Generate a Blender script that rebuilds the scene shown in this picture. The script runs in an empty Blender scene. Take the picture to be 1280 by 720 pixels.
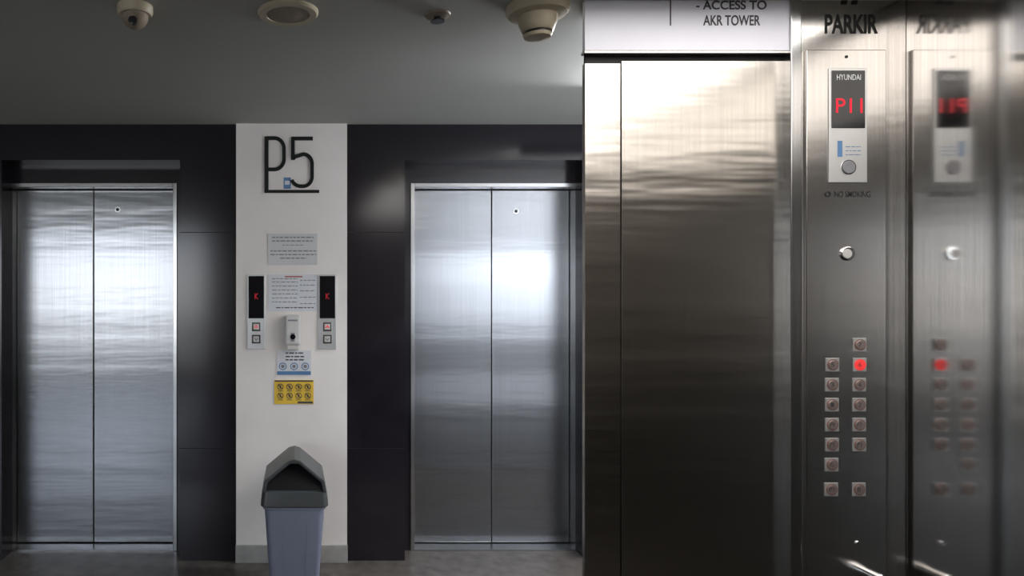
import bpy, bmesh, math
from mathutils import Vector, Matrix
F=853.33; CX=366.0; CY=360.0; CZ=1.55
def PX(px,d): return (px-CX)/F*d
def PZ(py,d): return CZ+(CY-py)/F*d
sc=bpy.context.scene
sc.view_settings.view_transform='Standard'
COL=sc.collection
# ---------------- materials ----------------
def nt(name):
    m=bpy.data.materials.new(name); m.use_nodes=True
    t=m.node_tree; return m,t,t.nodes['Principled BSDF']
def mat(name,col,rough=0.5,metal=0.0,var=0.08,scale=8.0,bump=0.0,bscale=60,emit=None,estr=0,spec=0.5,stretch=(1,1,1)):
    m,t,b=nt(name)
    tc=t.nodes.new('ShaderNodeTexCoord'); mp=t.nodes.new('ShaderNodeMapping'); mp.inputs['Scale'].default_value=stretch
    t.links.new(tc.outputs['Object'],mp.inputs['Vector'])
    n=t.nodes.new('ShaderNodeTexNoise'); n.inputs['Scale'].default_value=scale; n.inputs['Detail'].default_value=5
    t.links.new(mp.outputs[0],n.inputs['Vector'])
    r=t.nodes.new('ShaderNodeValToRGB')
    r.color_ramp.elements[0].position=0.3; r.color_ramp.elements[1].position=0.7
    r.color_ramp.elements[0].color=tuple(c*(1-var) for c in col)+(1,)
    r.color_ramp.elements[1].color=tuple(min(1,c*(1+var)) for c in col)+(1,)
    t.links.new(n.outputs['Fac'],r.inputs['Fac']); t.links.new(r.outputs['Color'],b.inputs['Base Color'])
    b.inputs['Roughness'].default_value=rough; b.inputs['Metallic'].default_value=metal
    b.inputs['Specular IOR Level'].default_value=spec
    if bump>0:
        n2=t.nodes.new('ShaderNodeTexNoise'); n2.inputs['Scale'].default_value=bscale
        t.links.new(tc.outputs['Object'],n2.inputs['Vector'])
        bp=t.nodes.new('ShaderNodeBump'); bp.inputs['Strength'].default_value=bump; bp.inputs['Distance'].default_value=0.002
        t.links.new(n2.outputs['Fac'],bp.inputs['Height']); t.links.new(bp.outputs[0],b.inputs['Normal'])
    if emit:
        b.inputs['Emission Color'].default_value=emit+(1,); b.inputs['Emission Strength'].default_value=estr
    return m
def steel(name,col=(0.6,0.6,0.6),rough=0.25,aniso=0.6,rot=0.0,wave=0.25,wdist=0.01,hair=0.06,zs=7):
    m,t,b=nt(name)
    tc=t.nodes.new('ShaderNodeTexCoord')
    mp=t.nodes.new('ShaderNodeMapping'); mp.inputs['Scale'].default_value=(220,220,1.5)
    t.links.new(tc.outputs['Object'],mp.inputs['Vector'])
    n=t.nodes.new('ShaderNodeTexNoise'); n.inputs['Scale'].default_value=1; n.inputs['Detail'].default_value=3
    t.links.new(mp.outputs[0],n.inputs['Vector'])
    r=t.nodes.new('ShaderNodeValToRGB')
    r.color_ramp.elements[0].position=0.3; r.color_ramp.elements[1].position=0.7
    r.color_ramp.elements[0].color=tuple(c*(1-hair) for c in col)+(1,)
    r.color_ramp.elements[1].color=tuple(min(1,c*(1+hair)) for c in col)+(1,)
    t.links.new(n.outputs['Fac'],r.inputs['Fac']); t.links.new(r.outputs['Color'],b.inputs['Base Color'])
    b.inputs['Metallic'].default_value=1; b.inputs['Roughness'].default_value=rough
    b.inputs['Anisotropic'].default_value=aniso; b.inputs['Anisotropic Rotation'].default_value=rot
    tg=t.nodes.new('ShaderNodeTangent'); tg.direction_type='RADIAL'; tg.axis='Z'
    t.links.new(tg.outputs[0],b.inputs['Tangent'])
    mp2=t.nodes.new('ShaderNodeMapping'); mp2.inputs['Scale'].default_value=(0.9,0.9,zs)
    t.links.new(tc.outputs['Object'],mp2.inputs['Vector'])
    n2=t.nodes.new('ShaderNodeTexNoise'); n2.inputs['Scale'].default_value=1; n2.inputs['Detail'].default_value=3
    t.links.new(mp2.outputs[0],n2.inputs['Vector'])
    bp=t.nodes.new('ShaderNodeBump'); bp.inputs['Strength'].default_value=wave; bp.inputs['Distance'].default_value=wdist
    t.links.new(n2.outputs['Fac'],bp.inputs['Height']); t.links.new(bp.outputs[0],b.inputs['Normal'])
    return m
M={}
M['wall']=mat('plaster_wall',(0.84,0.79,0.75),0.7,var=0.06,scale=2.5,bump=0.1)
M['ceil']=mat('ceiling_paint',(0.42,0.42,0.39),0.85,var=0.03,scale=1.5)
M['stone']=mat('dark_granite',(0.013,0.0105,0.015),0.15,var=0.22,scale=9,spec=0.6)
M['joint']=mat('stone_joint',(0.004,0.004,0.004),0.8)
M['floor']=mat('floor_granite',(0.10,0.088,0.08),0.25,var=0.25,scale=14)
M['cabfloor']=mat('cab_floor_darkener',(0.02,0.018,0.016),0.4,var=0.25,scale=14)
M['skirt']=mat('skirting_stone',(0.36,0.35,0.33),0.3,var=0.15,scale=12)
M['steelA']=steel('hall_door_steel',(0.30,0.31,0.325),0.24,0.7,0.0,0.26,0.010)
M['steelF']=steel('frame_steel',(0.46,0.46,0.46),0.22,0.4,0.0,0.1,0.004)
M['steelC']=steel('cab_door_steel',(0.47,0.44,0.405),0.235,0.75,0.0,0.38,0.012)
M['steelP']=steel('panel_steel',(0.50,0.48,0.46),0.23,0.7,0.0,0.2,0.006)
M['steelS']=steel('side_wall_steel',(0.50,0.485,0.47),0.11,0.4,0.0,0.12,0.003)
M['chrome']=mat('polished_steel',(0.75,0.75,0.75),0.12,1.0,var=0.03)
M['alu']=mat('satin_aluminium',(0.66,0.66,0.66),0.38,0.7,var=0.03)
M['black']=mat('black_glass',(0.008,0.008,0.01),0.08,var=0.1)
M['blk']=mat('black_acrylic',(0.008,0.008,0.008),0.5,spec=0.3)
M['dark']=mat('dark_void',(0.006,0.006,0.007),0.6)
M['text']=mat('sign_ink',(0.05,0.05,0.055),0.6)
M['textg']=mat('sign_ink_grey',(0.22,0.22,0.24),0.6)
M['white']=mat('white_board',(0.74,0.74,0.82),0.4,var=0.02)
M['paper']=mat('paper',(0.70,0.71,0.73),0.35,var=0.05)
M['blue']=mat('blue_print',(0.10,0.22,0.42),0.5)
M['redp']=mat('red_print',(0.45,0.12,0.10),0.5)
M['yellow']=mat('yellow_print',(0.80,0.52,0.05),0.5,var=0.05)
M['red']=mat('red_led',(0.5,0.0,0.01),0.5,emit=(1.0,0.02,0.05),estr=0.7)
M['redd']=mat('dim_red_led',(0.2,0.0,0.01),0.5,emit=(1.0,0.02,0.04),estr=0.25)
M['redbtn']=mat('lit_button',(0.5,0.02,0.02),0.4,emit=(1.0,0.06,0.06),estr=0.6)
M['btn']=mat('button_face_metal',(0.36,0.29,0.27),0.35,0.6)
M['btnr']=mat('button_ring_tint',(0.30,0.16,0.14),0.4,0.3)
M['plast']=mat('white_plastic',(0.62,0.60,0.58),0.35,var=0.02)
M['beige']=mat('aged_beige_plastic',(0.50,0.43,0.31),0.5,var=0.05)
M['beiged']=mat('speaker_grille',(0.26,0.21,0.155),0.6,var=0.1,scale=60)
M['bin']=mat('bin_body_plastic',(0.18,0.20,0.27),0.45,var=0.04)
M['lid']=mat('bin_lid_plastic',(0.055,0.06,0.063),0.35,var=0.06)
M['flap']=mat('bin_flap_plastic',(0.012,0.012,0.014),0.35,var=0.06)
M['reflwhite']=mat('reflector_white',(0.85,0.88,0.93),0.8,var=0.02)  # white for the unseen bands that the right hall door reflects
M['reflgrey']=mat('reflector_grey',(0.28,0.287,0.30),0.8,var=0.02)
M['brown']=mat('rear_blocker_brown',(0.13,0.115,0.10),0.5,var=0.1)
M['brownd']=mat('rear_blocker_dark',(0.05,0.044,0.038),0.5,var=0.1)  # darker lower tone makes the cab door reflection fall off
M['conc']=mat('concrete',(0.4,0.4,0.38),0.9,var=0.1)
M['rail']=mat('reflection_railing_paint',(0.45,0.46,0.47),0.5,var=0.05)
M['diff']=mat('lamp_diffuser',(0.9,0.9,0.9),0.5,emit=(1.0,0.96,0.91),estr=4.4)
# ---------------- helpers ----------------
def addobj(name,me,m,loc,parent=None,bevel=0,smooth=False):
    o=bpy.data.objects.new(name,me); COL.objects.link(o); o.location=loc
    if m: me.materials.append(M[m])
    if smooth:
        for p in me.polygons: p.use_smooth=True
    if bevel:
        b=o.modifiers.new('bevel','BEVEL'); b.width=bevel; b.segments=2; b.limit_method='ANGLE'
    if parent:
        o.parent=parent; o.matrix_parent_inverse=Matrix.Translation(-Vector(parent.location))
    return o
def empty(name,loc):
    e=bpy.data.objects.new(name,None); e.location=loc; e.empty_display_size=0.05; COL.objects.link(e); return e
def box(name,x0,x1,y0,y1,z0,z1,m,parent=None,bevel=0):
    c=Vector(((x0+x1)/2,(y0+y1)/2,(z0+z1)/2))
    me=bpy.data.meshes.new(name); bm=bmesh.new(); bmesh.ops.create_cube(bm,size=1)
    bmesh.ops.scale(bm,vec=(abs(x1-x0),abs(y1-y0),abs(z1-z0)),verts=bm.verts); bm.to_mesh(me); bm.free()
    return addobj(name,me,m,c,parent,bevel)
def pbox(name,a,b,c,e,d,th,m,parent=None,bevel=0):
    return box(name,PX(a,d),PX(b,d),d,d+th,PZ(e,d),PZ(c,d),m,parent,bevel)
def lathe(name,prof,loc,axis,m,parent=None,seg=40,sx=1):
    me=bpy.data.meshes.new(name); bm=bmesh.new(); rings=[]
    for r,h in prof:
        ring=[]
        for i in range(seg):
            a=2*math.pi*i/seg
            if axis=='Y': v=(r*math.cos(a)*sx,-h,r*math.sin(a))
            elif axis=='Z': v=(r*math.cos(a),r*math.sin(a),-h)
            else: v=(h,r*math.cos(a),r*math.sin(a))
            ring.append(bm.verts.new(v))
        rings.append(ring)
    for k in range(len(rings)-1):
        for i in range(seg):
            j=(i+1)%seg; bm.faces.new((rings[k][i],rings[k][j],rings[k+1][j],rings[k+1][i]))
    bm.faces.new(rings[0]); bm.faces.new(rings[-1])
    bmesh.ops.recalc_face_normals(bm,faces=bm.faces); bm.to_mesh(me); bm.free()
    o=addobj(name,me,m,loc,parent)
    for p in me.polygons: p.use_smooth=len(p.vertices)==4
    b=o.modifiers.new('es','EDGE_SPLIT'); b.split_angle=math.radians(35)
    return o
def disc(name,px,py,d,rpx,th,m,parent=None):
    r=rpx/F*d
    return lathe(name,[(r,0),(r,th*0.7),(r*0.88,th)],(PX(px,d),d,PZ(py,d)),'Y',m,parent,32)
def ring(name,px,py,d,rpx,tpx,m,parent):
    r=rpx/F*d; t=tpx/F*d; seg=28
    me=bpy.data.meshes.new(name); bm=bmesh.new(); R=[]
    for rr,h in ((r,0),(r,-0.002),(r-t,-0.002),(r-t,0)):
        R.append([bm.verts.new((rr*math.cos(2*math.pi*i/seg),h,rr*math.sin(2*math.pi*i/seg))) for i in range(seg)])
    for k in range(4):
        for i in range(seg):
            j=(i+1)%seg; q=(k+1)%4; bm.faces.new((R[k][i],R[k][j],R[q][j],R[q][i]))
    bmesh.ops.recalc_face_normals(bm,faces=bm.faces); bm.to_mesh(me); bm.free()
    return addobj(name,me,m,(PX(px,d),d,PZ(py,d)),parent)
def text(name,s,x0,x1,y0,y1,d,m,parent=None,ext=0.0006,bold=0.0):
    c=bpy.data.curves.new(name,'FONT'); c.body=s; c.extrude=ext; c.size=0.1; c.offset=bold
    c.align_x='CENTER'; c.align_y='CENTER'
    o=bpy.data.objects.new(name,c); COL.objects.link(o); c.materials.append(M[m])
    bpy.context.view_layer.update()
    w,h=o.dimensions[0],o.dimensions[1]
    bb=[Vector(v) for v in o.bound_box]; cx=(bb[0].x+bb[6].x)/2; cy=(bb[0].y+bb[6].y)/2
    sx=(PX(x1,d)-PX(x0,d))/w; sy=(PZ(y0,d)-PZ(y1,d))/h
    o.rotation_euler=(math.pi/2,0,0); o.scale=(sx,sy,1)
    o.location=((PX(x0,d)+PX(x1,d))/2-cx*sx,d-ext,(PZ(y0,d)+PZ(y1,d))/2-cy*sy)
    if parent:
        o.parent=parent; o.matrix_parent_inverse=Matrix.Translation(-Vector(parent.location))
    return o
def stroke(name,pts,wpx,d,th,m,parent,closed=False):
    P=[Vector((PX(a,d),PZ(b,d))) for a,b in pts]; w=wpx/F*d/2
    me=bpy.data.meshes.new(name); bm=bmesh.new(); L=[];R=[]
    n=len(P)
    for i in range(n):
        t0=(P[i]-P[i-1]).normalized() if i>0 else None
        t1=(P[i+1]-P[i]).normalized() if i<n-1 else None
        if t0 is None: t=t1; k=1
        elif t1 is None: t=t0; k=1
        else:
            t=(t0+t1).normalized(); k=1/max(0.5,t.dot(t1))
        nn=Vector((-t.y,t.x))*w*k
        L.append((P[i]+nn)); R.append((P[i]-nn))
    c=P[0]
    vf=lambda p,y: bm.verts.new((p.x-c.x,y,p.y-c.y))
    LF=[vf(p,-th) for p in L]; RF=[vf(p,-th) for p in R]; LB=[vf(p,0) for p in L]; RB=[vf(p,0) for p in R]
    for i in range(n-1):
        bm.faces.new((LF[i],LF[i+1],RF[i+1],RF[i])); bm.faces.new((LB[i],LB[i+1],RB[i+1],RB[i]))
        bm.faces.new((LF[i],LF[i+1],LB[i+1],LB[i])); bm.faces.new((RF[i],RF[i+1],RB[i+1],RB[i]))
    bm.faces.new((LF[0],RF[0],RB[0],LB[0])); bm.faces.new((LF[-1],RF[-1],RB[-1],LB[-1]))
    bmesh.ops.recalc_face_normals(bm,faces=bm.faces); bm.to_mesh(me); bm.free()
    return addobj(name,me,m,(c.x,d,c.y),parent)

D=3.88; DR=4.03; DL=4.13; ZC=2.48; XL=-5.5; XR=4.0; YB=-4.0
# ---------------- room shell ----------------
box('floor',XL,XR,YB,4.4,-0.1,0,'floor')
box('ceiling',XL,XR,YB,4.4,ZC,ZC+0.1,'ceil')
box('wall_left',XL-0.1,XL,YB,4.4,0,ZC,'conc')
box('wall_right',XR,XR+0.1,YB,4.4,0,ZC,'conc')
wb=empty('wall_back',(0,D,1.2))
Lx0,Lx1=PX(2,D),PX(225,D); Rx0,Rx1=PX(506,D),PX(733,D); ZT=PZ(200,D)
def wseg(n,x0,x1,z0,z1): box(n,x0,x1,D,DR,z0,z1,'stone',wb)
wseg('stone_far_left',XL,Lx0,0,ZC); wseg('stone_lintel_a',Lx0,Lx1,ZT,ZC)
wseg('stone_pier_a',Lx1,PX(296,D),0,ZC); wseg('stone_pier_b',PX(433,D),Rx0,0,ZC)
wseg('stone_lintel_b',Rx0,Rx1,ZT,ZC); wseg('stone_far_right',Rx1,XR,0,ZC)
box('plaster_pier',PX(295.5,D),PX(433.5,D),D-0.02,DR,0,ZC,'wall',wb)
box('backing',XL,XR,4.30,4.4,0,ZC,'dark',wb)
for i,(a,b,c) in enumerate([(225,295,290),(225,295,560),(434,505,290),(434,505,560)]):
    pbox('joint_%d'%i,a,b,c,c+0.8,D-0.0006,0.003,'joint',wb)
box('baseboard_back',PX(295,D),PX(434,D),D-0.035,D-0.02,0,0.10,'skirt',None,0.003)
# ---------------- hall elevator doors ----------------
def halldoor(fx0,fx1,seam,holex,holey,inner):
    X0,X1=PX(fx0,DR),PX(fx1,DR)
    e=empty('elevator_door',((X0+X1)/2,DL,1.0))
    zt=PZ(229,DR); zi=PZ(234,DR); jw=5/F*DR
    box('surround_top',X0-0.12,X1+0.12,DR+0.001,DR+0.03,zt,ZC-0.02,'stone',e)
    box('surround_side_a',X0-0.12,X0,DR+0.001,DR+0.03,0,zt,'stone',e)
    box('surround_side_b',X1,X1+0.12,DR+0.001,DR+0.03,0,zt,'stone',e)
    box('jamb_a',X0,X0+jw,DR-0.01,DL+0.03,0,zt,'steelF',e,0.002)
    box('jamb_b',X1-jw,X1,DR-0.01,DL+0.03,0,zt,'steelF',e,0.002)
    box('header',X0+jw,X1-jw,DR-0.01,DL+0.03,zi,zt,'steelF',e,0.002)
    S=PX(seam,DL); g=0.0022
    box('leaf_a',X0+jw+0.002,S-g,DL,DL+0.03,0.012,zi-0.004,'steelA',e,0.003)
    box('leaf_b',S+g,X1-jw-0.002,DL,DL+0.03,0.012,zi-0.004,'steelA',e,0.003)
    box('seam_shadow',X0+jw,X1-jw,DL+0.032,DL+0.04,0,zi,'dark',e)
    box('sill',X0+jw,X1-jw,DR-0.01,DL+0.03,0.0,0.008,'steelF',e)
    ring('key_escutcheon',holex,holey,DL,3.6,1.4,'alu',e)
    disc('key_hole',holex,holey,DL,1.8,0.0015,'dark',e)
halldoor(8,221.5,117,147,262,0)
halldoor(513,725.5,614.5,645,264,0)
# ---------------- level sign P5 ----------------
dw=D-0.02
s=empty('level_sign',(PX(365,dw),dw,PZ(206,dw)))
arc=lambda cx,cy,rx,ry,a0,a1,n=14:[(cx+rx*math.cos(math.radians(a0+(a1-a0)*i/n)),cy-ry*math.sin(math.radians(a0+(a1-a0)*i/n))) for i in range(n+1)]
stroke('letter_p_stem',[(333.2,171),(333.2,238)],5,dw,0.012,'blk',s)
stroke('letter_p_bowl',[(333,173)]+arc(343,186,12,13,90,0)+arc(343,199,12,13,0,-90)+[(333,212)],4.4,dw,0.0125,'blk',s)
stroke('digit_top',[(391,173.5),(364,173.5)],4.4,dw,0.012,'blk',s)
stroke('digit_stem',[(366,173.5),(366,200)],4.4,dw,0.0122,'blk',s)
stroke('digit_bowl',[(366,199),(369,196)]+arc(379,205,11,12,90,0)+arc(379,221,11,12,0,-90)+arc(376,221,12,12,-90,-160),4.4,dw,0.0125,'blk',s)
stroke('underline',[(330.5,239.5),(399,239.5)],3.6,dw,0.012,'blk',s)
stroke('sticker',[(359,222),(359,236)],9,dw,0.003,'blue',s)
stroke('sticker_label',[(359,226),(359,231)],6,dw,0.0035,'paper',s)
# ---------------- notices ----------------
def lines(par,x0,x1,ys,d,m,h=0.9,cells=None):
    import random
    for i,y in enumerate(ys):
        random.seed(i*7+int(x0)); x=x0
        k=0
        while x<x1:
            w=random.uniform(2.5,6.5); e=min(x+w,x1)
            pbox('print_%d_%d'%(i,k),x,e,y,y+h*2,d-0.0004,0.0008,m,par); x=e+1.2; k+=1
n1=empty('notice_plaque',(PX(366,dw),dw,PZ(311,dw)))
pbox('plate',335,397,292,331,dw-0.005,0.005,'alu',n1,0.001)
lines(n1,340,392,[296,300.5],dw-0.005,'textg',0.7); lines(n1,353,380,[306],dw-0.005,'textg',0.4)
lines(n1,338,395,[313,317.5],dw-0.005,'textg',0.7); lines(n1,350,383,[322],dw-0.005,'textg',0.7)
n2=empty('paper_notice',(PX(366,dw),dw,PZ(366,dw)))
pbox('sheet',335,397,343,389,dw-0.004,0.004,'paper',n2,0.0005)
lines(n2,340,372,[348,352,357,362,367,372,377],dw-0.004,'textg',0.5); lines(n2,375,394,[350,356,363,371,379],dw-0.004,'textg',0.5)
lines(n2,345,392,[384],dw-0.004,'text',0.6)
pbox('logo',356,378,345,346.6,dw-0.0045,0.001,'redp',n2)
n3=empty('health_notice',(PX(367,dw),dw,PZ(453,dw)))
pbox('sheet',346,389,438,469,dw-0.005,0.005,'paper',n3,0.0005)
lines(n3,357,380,[440.5,445,449],dw-0.005,'text',0.8)
pbox('blue_base',346.5,388.5,464,468.6,dw-0.0056,0.001,'blue',n3)
for i,x in enumerate((353.5,367.5,381.5)):
    ring('pictogram_%d'%i,x,458,dw-0.005,4.8,1.2,'blue',n3); disc('hand_%d'%i,x,458,dw-0.005,2.3,0.001,'textg',n3)
n4=empty('prohibition_sign',(PX(367.5,dw),dw,PZ(490,dw)))
pbox('sheet',343,392,475,505,dw-0.005,0.005,'yellow',n4,0.0005)
pbox('header_strip',343.5,391.5,475.4,477.2,dw-0.0056,0.001,'text',n4)
for r in range(2):
    for c in range(4):
        x=350.5+c*11.4; y=483.5+r*11.2
        ring('icon_ring_%d%d'%(r,c),x,y,dw-0.005,4.0,0.9,'text',n4)
        stroke('icon_bar_%d%d'%(r,c),[(x-2.6,y-2.6),(x+2.6,y+2.6)],1.0,dw-0.005,0.002,'text',n4)
        pbox('icon_body_%d%d'%(r,c),x-0.9,x+0.9,y-2,y+2,dw-0.0056,0.001,'text',n4)
        pbox('icon_text_%d%d'%(r,c),x-3.5,x+3.5,y+4.9,y+5.6,dw-0.0056,0.001,'text',n4)
pbox('footer',372,391,501.8,504.3,dw-0.0058,0.001,'text',n4)
# ---------------- hall call panels ----------------
def callpanel(a,b):
    e=empty('hall_call_panel',(PX((a+b)/2,dw),dw,PZ(390,dw))); df=dw-0.012
    pbox('faceplate',a,b,343,436.5,df,0.012,'alu',e,0.002)
    pbox('display',a+1.6,b-1.6,345,398,df-0.002,0.003,'black',e,0.0008)
    c=(a+b)/2
    stroke('led_digit_stem',[(c-1.5,366.5),(c-1.5,374)],0.9,df-0.002,0.001,'redd',e)
    stroke('led_digit_arm',[(c+2.2,366.5),(c-1.2,370)],0.9,df-0.002,0.001,'redd',e)
    stroke('led_digit_leg',[(c-1.0,370),(c+2.2,374)],0.9,df-0.002,0.001,'redd',e)
    for k,(y,m) in enumerate(((408.5,'redbtn'),(424,'textg'))):
        pbox('button_frame_%d'%k,c-5.5,c+5.5,y-5.5,y+5.5,df-0.003,0.003,'chrome',e,0.001)
        pbox('button_%d'%k,c-3.6,c+3.6,y-3.6,y+3.6,df-0.006,0.004,'plast',e,0.001)
        sgn=-1 if k==0 else 1
        stroke('arrow_%d'%k,[(c-2.2,y-sgn*1.3),(c,y+sgn*1.3),(c+2.2,y-sgn*1.3)],1.2,df-0.006,0.0008,m,e)
callpanel(309,331.5); callpanel(398,420.5)
# ---------------- sanitizer dispenser ----------------
e=empty('hand_sanitizer_dispenser',(PX(366,dw),dw,PZ(416,dw)))
pbox('body',356,376,394,432,dw-0.075,0.075,'plast',e,0.012)
pbox('nozzle_hood',358.5,373.5,430,438,dw-0.062,0.055,'plast',e,0.006)
d2=dw-0.075
stroke('window_slot',[(366,416),(366,427)],5,d2,0.002,'textg',e)
disc('button_lens',366,421,d2-0.001,3.4,0.003,'black',e)
pbox('label_strip',360,372,399.5,401.5,d2-0.0008,0.0015,'textg',e)
# ---------------- trash bin ----------------
BX=PX(368,3.4); BY=3.50
def loft(name,rings,m,parent,bev=0,cap=True):
    me=bpy.data.meshes.new(name); bm=bmesh.new(); R=[]
    for hx,hy,z,rad in rings:
        r=[]
        for cx,cy,a0 in((1,1,0),(-1,1,90),(-1,-1,180),(1,-1,270)):
            for k in range(6):
                a=math.radians(a0+90*k/5)
                r.append(bm.verts.new((cx*(hx-rad)+rad*math.cos(a),cy*(hy-rad)+rad*math.sin(a),z)))
        R.append(r)
    n=len(R[0])
    for k in range(len(R)-1):
        for i in range(n):
            j=(i+1)%n; bm.faces.new((R[k][i],R[k][j],R[k+1][j],R[k+1][i]))
    if cap: bm.faces.new(R[0]); bm.faces.new(R[-1])
    bmesh.ops.recalc_face_normals(bm,faces=bm.faces); bm.to_mesh(me); bm.free()
    o=addobj(name,me,m,(BX,BY,0),parent)
    for p in me.polygons: p.use_smooth=True
    q=o.modifiers.new('es','EDGE_SPLIT'); q.split_angle=math.radians(30)
    return o
tb=empty('trash_bin',(BX,BY,0))
loft('body',[(0.115,0.10,0.0,0.02),(0.118,0.103,0.01,0.025),(0.148,0.14,0.455,0.03),(0.155,0.147,0.46,0.03),(0.156,0.148,0.478,0.03)],'bin',tb)
for i,x in enumerate((-0.055,0.055)):
    me=bpy.data.meshes.new('rib'); bm=bmesh.new()
    v=[bm.verts.new(c) for c in((x-0.003,-0.1075,0.04),(x+0.003,-0.1075,0.04),(x*1.15+0.003,-0.1385,0.42),(x*1.15-0.003,-0.1385,0.42))]
    w=[bm.verts.new((c.co.x,c.co.y+0.01,c.co.z)) for c in v]
    bm.faces.new(v); bm.faces.new(w)
    for k in range(4): bm.faces.new((v[k],v[(k+1)%4],w[(k+1)%4],w[k]))
    bmesh.ops.recalc_face_normals(bm,faces=bm.faces); bm.to_mesh(me); bm.free()
    addobj('rib_%d'%i,me,'bin',(BX,BY,0),tb)
loft('lid_rim',[(0.162,0.153,0.472,0.03),(0.167,0.157,0.478,0.03),(0.165,0.155,0.505,0.03),(0.160,0.150,0.545,0.03),(0.15,0.14,0.552,0.03)],'lid',tb)
def prism(name,poly,y0,y1,m):
    me=bpy.data.meshes.new(name); bm=bmesh.new()
    a=[bm.verts.new((x,y0,z)) for x,z in poly]; b=[bm.verts.new((x,y1,z)) for x,z in poly]
    bm.faces.new(a); bm.faces.new(b); n=len(poly)
    for i in range(n): bm.faces.new((a[i],a[(i+1)%n],b[(i+1)%n],b[i]))
    bmesh.ops.recalc_face_normals(bm,faces=bm.faces); bm.to_mesh(me); bm.free()
    return addobj(name,me,m,(BX,BY,0),tb,0.004)
out=[(-0.159,0.545),(-0.148,0.602),(-0.03,0.700),(0.0,0.709),(0.03,0.700),(0.148,0.602),(0.159,0.545)]
inn=[(0.142,0.545),(0.131,0.594),(0.022,0.686),(-0.022,0.686),(-0.131,0.594),(-0.142,0.545)]
prism('hood_shell',out+inn,-0.148,0.148,'lid')
def slab(name,pts,m):
    me=bpy.data.meshes.new(name); bm=bmesh.new(); a=[bm.verts.new(p) for p in pts]; b=[bm.verts.new((p[0],p[1]+0.008,p[2]-0.004)) for p in pts]
    bm.faces.new(a); bm.faces.new(b); n=len(pts)
    for i in range(n): bm.faces.new((a[i],a[(i+1)%n],b[(i+1)%n],b[i]))
    bmesh.ops.recalc_face_normals(bm,faces=bm.faces); bm.to_mesh(me); bm.free()
    addobj(name,me,m,(BX,BY,0),tb,0.002)
slab('swing_flap',[(-0.14,-0.135,0.55),(0.14,-0.135,0.55),(0.129,-0.10,0.594),(0.02,-0.03,0.686),(-0.02,-0.03,0.686),(-0.129,-0.10,0.594)],'flap')
slab('swing_flap_rear',[(-0.14,0.135,0.55),(0.14,0.135,0.55),(0.129,0.10,0.594),(0.02,0.03,0.684),(-0.02,0.03,0.684),(-0.129,0.10,0.594)],'flap')
# ---------------- ceiling devices ----------------
def cpos(px,py): 
    d=F*(ZC-CZ)/(CY-py); return PX(px,d),d
x,y=cpos(360,15); sp=empty('ceiling_speaker',(x,y,ZC))
r=38/F*y
lathe('rim',[(r,0),(r,0.006),(r*0.94,0.012),(r*0.72,0.012),(r*0.70,0.006)],(x,y,ZC),'Z','beige',sp)
lathe('grille',[(r*0.70,0.0),(r*0.70,0.009),(r*0.4,0.0125),(r*0.1,0.013)],(x,y,ZC),'Z','beiged',sp)
x,y=cpos(169,8); e=empty('dome_camera',(x,y,ZC)); r=22/F*y
lathe('base',[(r,0),(r,0.02),(r*0.9,0.03)],(x,y,ZC),'Z','beige',e)
lathe('dome',[(r*0.75,0.03),(r*0.72,0.045),(r*0.55,0.062),(r*0.3,0.072),(r*0.1,0.075)],(x,y,ZC),'Z','beiged',e)
lathe('lens_ring',[(0.014,0.0),(0.014,0.012),(0.010,0.014)],(x,y-0.028,ZC-0.06),'Y','flap',e)
x,y=cpos(547,18); e=empty('sprinkler_head',(x,y,ZC)); r=16/F*y
lathe('escutcheon',[(r,0),(r*0.95,0.006),(r*0.6,0.010)],(x,y,ZC),'Z','beiged',e)
lathe('nozzle',[(r*0.3,0.008),(r*0.3,0.02),(r*0.55,0.022),(r*0.55,0.025)],(x,y,ZC),'Z','flap',e)
x,y=cpos(672,7); e=empty('smoke_detector',(x,y,ZC)); r=38/F*y
lathe('base',[(r,0),(r,0.02),(r*0.92,0.032),(r*0.7,0.036)],(x,y,ZC),'Z','beige',e)
lathe('chamber',[(r*0.62,0.034),(r*0.60,0.06),(r*0.5,0.085),(r*0.46,0.088)],(x,y,ZC),'Z','beige',e)
lathe('vent_gap',[(r*0.40,0.086),(r*0.40,0.096)],(x,y,ZC),'Z','flap',e)
lathe('cap',[(r*0.46,0.096),(r*0.42,0.106),(r*0.2,0.110)],(x,y,ZC),'Z','beige',e)

# ================= lift cab =================
YC=2.20; YP=2.21
cd=empty('elevator_cab_door',(PX(860,2.23),2.23,1.1))
box('leaf_a',PX(731,2.222),PX(775.5,2.222),2.222,2.242,0.01,PZ(79,2.222),'steelC',cd,0.001)
box('leaf_b',PX(777,2.23),PX(990,2.23),2.23,2.25,0.01,PZ(76,2.23),'steelC',cd,0.001)
box('leaf_backing',PX(735,2.26),PX(995,2.26),2.256,2.27,0,ZC,'dark',cd)
box('door_sill',PX(731,2.2),PX(990,2.2),2.2,2.27,0.012,0.02,'steelF',cd)
hs=empty('access_sign',(PX(860,YC),YC,2.4))
pbox('board',731,987,0.2,63,YC,0.018,'white',hs,0.001)
pbox('lower_edge',731,987,63,66,YC+0.003,0.03,'steelP',hs)
pbox('header_gap_shade',731.5,987,66,81,YC+0.035,0.012,'dark',hs)  # near-black strip painted for the shade in the header gap
text('line_1','- ACCESS TO',870,958,0.8,12,YC,'text',hs,bold=0.0015)
text('line_2','AKR TOWER',879,950,19,32,YC,'text',hs,bold=0.0015)
pbox('divider',837.5,839,0.5,32,YC-0.001,0.001,'text',hs)
wf=empty('wall_front',(PX(1050,YP),YP,1.2))
box('return_panel',PX(1000,YP),PX(1121,YP),YP,YP+0.03,0,ZC,'steelP',wf)
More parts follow.
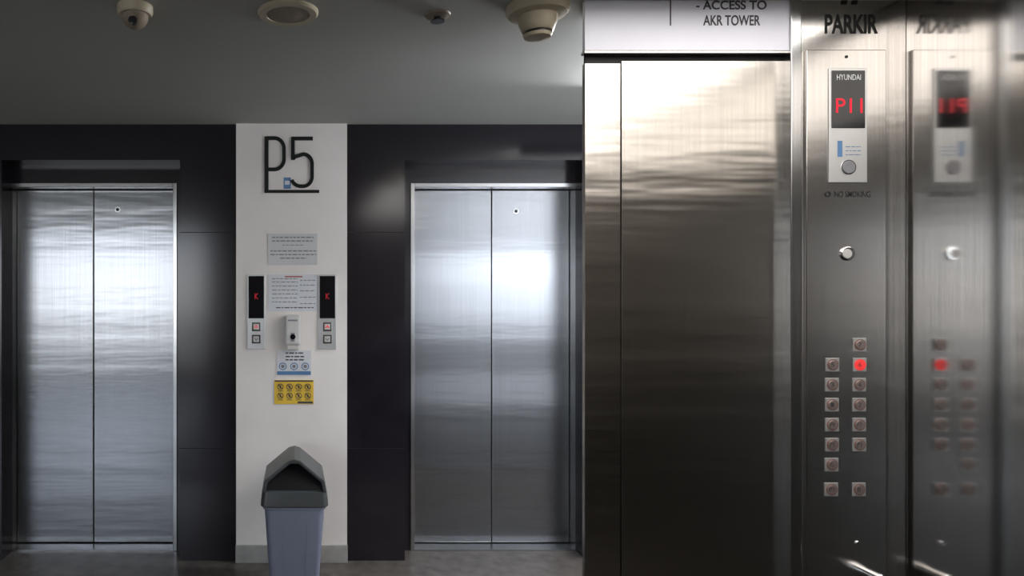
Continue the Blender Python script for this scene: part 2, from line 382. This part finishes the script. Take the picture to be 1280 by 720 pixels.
box('door_jamb',PX(986.5,YC),PX(1000,YC),YC-0.008,YC+0.06,0,ZC,'steelF',wf,0.003)
XW=PX(1121,YP)
sw=empty('wall_side',(XW,0.6,1.2))
box('corner_strip',XW,XW+0.03,2.178,YP+0.03,0,ZC,'steelP',sw)
box('panel_mid',XW,XW+0.03,0.4,2.175,0,ZC,'steelS',sw)
box('panel_rear',XW,XW+0.03,-1.2,0.396,0,ZC,'steelS',sw)
box('panel_backing',XW+0.031,XW+0.05,-1.2,YP+0.03,0,ZC,'dark',sw)
wr=empty('wall_rear_blocker',(1.0,-1.2,1.2))  # unseen wall, set to block the bright opening from cab reflections
box('rear_blocker_lower',-1.15,XW+0.05,-1.25,-1.2,0,0.95,'brownd',wr)
box('rear_blocker_upper',-1.15,XW+0.05,-1.25,-1.2,0.95,ZC,'brown',wr)
box('floor_cab',-1.15,XW,-1.2,2.27,0,0.012,'cabfloor')  # unseen; toned dark and widened to darken the cab steel's reflections
hr=empty('handrail',(1.0,-1.12,0.9))
lathe('rail',[(0.018,-0.8),(0.018,0.8)],(1.0,-1.12,0.88),'X','chrome',hr)
for i,xx in enumerate((0.4,1.6)): lathe('bracket_%d'%i,[(0.01,-0.0),(0.01,0.08)],(xx,-1.12,0.88),'Y','chrome',hr)
cl=empty('cab_ceiling_lamp',(1.3,0.1,ZC))
box('housing',0.78,1.90,-0.95,2.08,ZC-0.02,ZC,'steelF',cl)
box('diffuser',0.82,1.86,-0.90,2.04,ZC-0.026,ZC-0.02,'diff',cl)
wp=empty('reflector_bands',(2.5,2.32,1.2))  # unseen reflector, banded to give the right hall door bright streaks
for i,(z0,z1,m) in enumerate([(0,0.55,'reflgrey'),(0.55,0.80,'reflwhite'),(0.80,1.15,'reflgrey'),(1.15,1.85,'reflwhite'),(1.85,ZC,'reflgrey')]):
    box('panel_%d'%i,1.0,XR,2.30,2.34,z0,z1,m,wp)
wl=empty('added_fill_lamp',(2.3,3.25,ZC-0.05))  # added lamp out of view, brightens the bands behind the cab
box('housing',1.5,3.3,3.22,3.29,ZC-0.05,ZC,'blk',wl)
# ---------------- control panel ----------------
cp=empty('elevator_control_panel',(PX(1058,YC),YC,1.3))
box('faceplate',PX(1008,YC),PX(1108,YC),YC,YC+0.010,0.2,PZ(62,YC),'steelP',cp,0.0025)
pbox('display_plate',1036.5,1084,85,228,YC-0.004,0.004,'alu',cp,0.0012)
pbox('display_screen',1040,1081.5,88,160,YC-0.006,0.003,'black',cp,0.0006)
text('maker_label','HYUNDAI',1046,1076,93,100,YC-0.006,'paper',cp,0.0003)
text('level_readout','P11',1045,1078,123,141,YC-0.006,'red',cp,0.0003)
lines(cp,1057,1076,[183,188,193],YC-0.004,'blue',0.5)
pbox('pictogram',1047,1053,176,196,YC-0.0045,0.0006,'blue',cp)
disc('call_speaker',1060.5,209,YC-0.004,8,0.004,'textg',cp); ring('call_speaker_ring',1060.5,209,YC-0.004,9.2,2,'chrome',cp)
text('no_smoking','NO SMOKING',1043,1088,239,246.5,YC,'dark',cp,0.0002,bold=0.001)
ring('no_smoking_icon',1034.5,242.8,YC,3.4,1,'dark',cp)
disc('emergency_button',1059,317,YC,8.8,0.006,'chrome',cp); disc('emergency_button_core',1059,317,YC-0.006,5.8,0.002,'plast',cp)
disc('top_screw',1058,71,YC,1.8,0.002,'dark',cp); disc('key_switch',1072,679,YC,3.2,0.004,'chrome',cp); disc('key_slot',1072,679,YC-0.004,1.3,0.001,'dark',cp)
btn=[(1075,431),(1041,456),(1075,456)]+[(x,y) for y in(481,506,531,556) for x in(1040.5,1074.5)]+[(1040,581),(1039.5,612),(1074,612)]
for i,(x,y) in enumerate(btn):
    lit=(x,y)==(1075,456)
    pbox('button_frame_%d'%i,x-8.5,x+8.5,y-8.5,y+8.5,YC-0.003,0.003,'alu',cp,0.0014)
    ring('button_ring_%d'%i,x,y,YC-0.003,7.0,1.0,'btnr' if not lit else 'redbtn',cp)
    disc('button_%d'%i,x,y,YC-0.003,5.8,0.004,'redbtn' if lit else 'btn',cp)
    t=['7','5','6','3','4','1','2','P9','P7','P5','P3','G','P1','B'][i]
    text('legend_%d'%i,t,x-(2 if len(t)==1 else 3),x+(2 if len(t)==1 else 3),y-2.6,y+2.6,YC-0.007,'text',cp,0.0002)
ps=empty('parking_sign',(PX(1064,YP),YP,2.4))
text('lettering','PARKIR',1031,1097,18,42,YP,'blk',ps,0.0008,bold=0.002)
for i,x in enumerate((1053,1066)): pbox('symbol_leg_%d'%i,x,x+6,0.3,5,YP-0.003,0.003,'blk',ps)
lathe('rail_flange',[(0.016,0.0),(0.018,0.05),(0.018,0.055),(0.014,0.06)],(PX(1084,YC),YC,PZ(716,YC)),'Y','chrome',cp)
lathe('rail_post',[(0.016,0.0),(0.016,0.45)],(PX(1084,YC),YC-0.04,PZ(716,YC)),'Z','chrome',cp)

# open side of the carpark: kerb, columns, unseen railing added to tone down door reflections
box('wall_parapet',XL,XR,YB-0.15,YB,0,0.15,'conc')
rl=empty('reflection_railing',(-0.75,YB-0.08,0.15))
box('top_rail',XL,XR,YB-0.11,YB-0.05,0.86,0.92,'rail',rl); box('bottom_rail',XL,XR,YB-0.10,YB-0.06,0.19,0.22,'rail',rl)
me=bpy.data.meshes.new('balusters'); bm=bmesh.new(); x=XL+0.05
while x<XR:
    r_=bmesh.ops.create_cube(bm,size=1); 
    bmesh.ops.scale(bm,vec=(0.045,0.02,0.66),verts=r_['verts']); bmesh.ops.translate(bm,vec=(x,YB-0.08,0.54),verts=r_['verts']); x+=0.11
bm.to_mesh(me); bm.free(); addobj('balusters',me,'rail',(0,0,0),rl)
box('rail_foot',XL,XR,YB-0.09,YB-0.07,0.15,0.19,'rail',rl)
for i,x in enumerate((-4.6,-0.6)): box('trim_%d'%i,x-0.12,x+0.12,YB,YB+0.25,0.0,ZC,'conc')
# ---------------- lights ----------------
w=bpy.data.worlds.new('sky'); sc.world=w; w.use_nodes=True; t=w.node_tree; bg=t.nodes['Background']
tc=t.nodes.new('ShaderNodeTexCoord'); sep=t.nodes.new('ShaderNodeSeparateXYZ'); rp=t.nodes.new('ShaderNodeValToRGB')
mr=t.nodes.new('ShaderNodeMapRange'); mr.inputs[1].default_value=-0.4; mr.inputs[2].default_value=0.6
t.links.new(tc.outputs['Generated'],sep.inputs[0]); t.links.new(sep.outputs['Z'],mr.inputs[0]); t.links.new(mr.outputs[0],rp.inputs[0])
cr=rp.color_ramp; cr.elements[0].color=(0.45,0.46,0.47,1); cr.elements[1].color=(0.75,0.85,1.0,1)
el=cr.elements.new(0.36); el.color=(0.5,0.52,0.54,1); el=cr.elements.new(0.39); el.color=(0.85,0.86,0.87,1)
el=cr.elements.new(0.42); el.color=(0.85,0.87,0.89,1); el=cr.elements.new(0.46); el.color=(0.62,0.68,0.76,1)
t.links.new(rp.outputs[0],bg.inputs[0]); bg.inputs[1].default_value=6.8
def area(name,loc,rot,sx,sy,e,col=(1,1,1),parent=None):
    l=bpy.data.lights.new(name,'AREA'); l.shape='RECTANGLE'; l.size=sx; l.size_y=sy; l.energy=e; l.color=col
    o=bpy.data.objects.new(name,l); COL.objects.link(o); o.location=loc; o.rotation_euler=rot
    if parent: o.parent=parent; o.matrix_parent_inverse=Matrix.Translation(-Vector(parent.location))
area('added_fill_light',(2.4,3.22,ZC-0.07),(math.radians(-52),0,0),1.8,0.05,135,(0.95,0.97,1),wl)  # added light aimed at the unseen reflector bands
# ---------------- camera ----------------
c=bpy.data.cameras.new('camera'); co=bpy.data.objects.new('camera',c); COL.objects.link(co)
co.location=(0,0,CZ); co.rotation_euler=(math.pi/2,0,0); c.lens=24; c.sensor_width=36; c.shift_x=(640-CX)/1280
c.clip_start=0.02
sc.camera=co
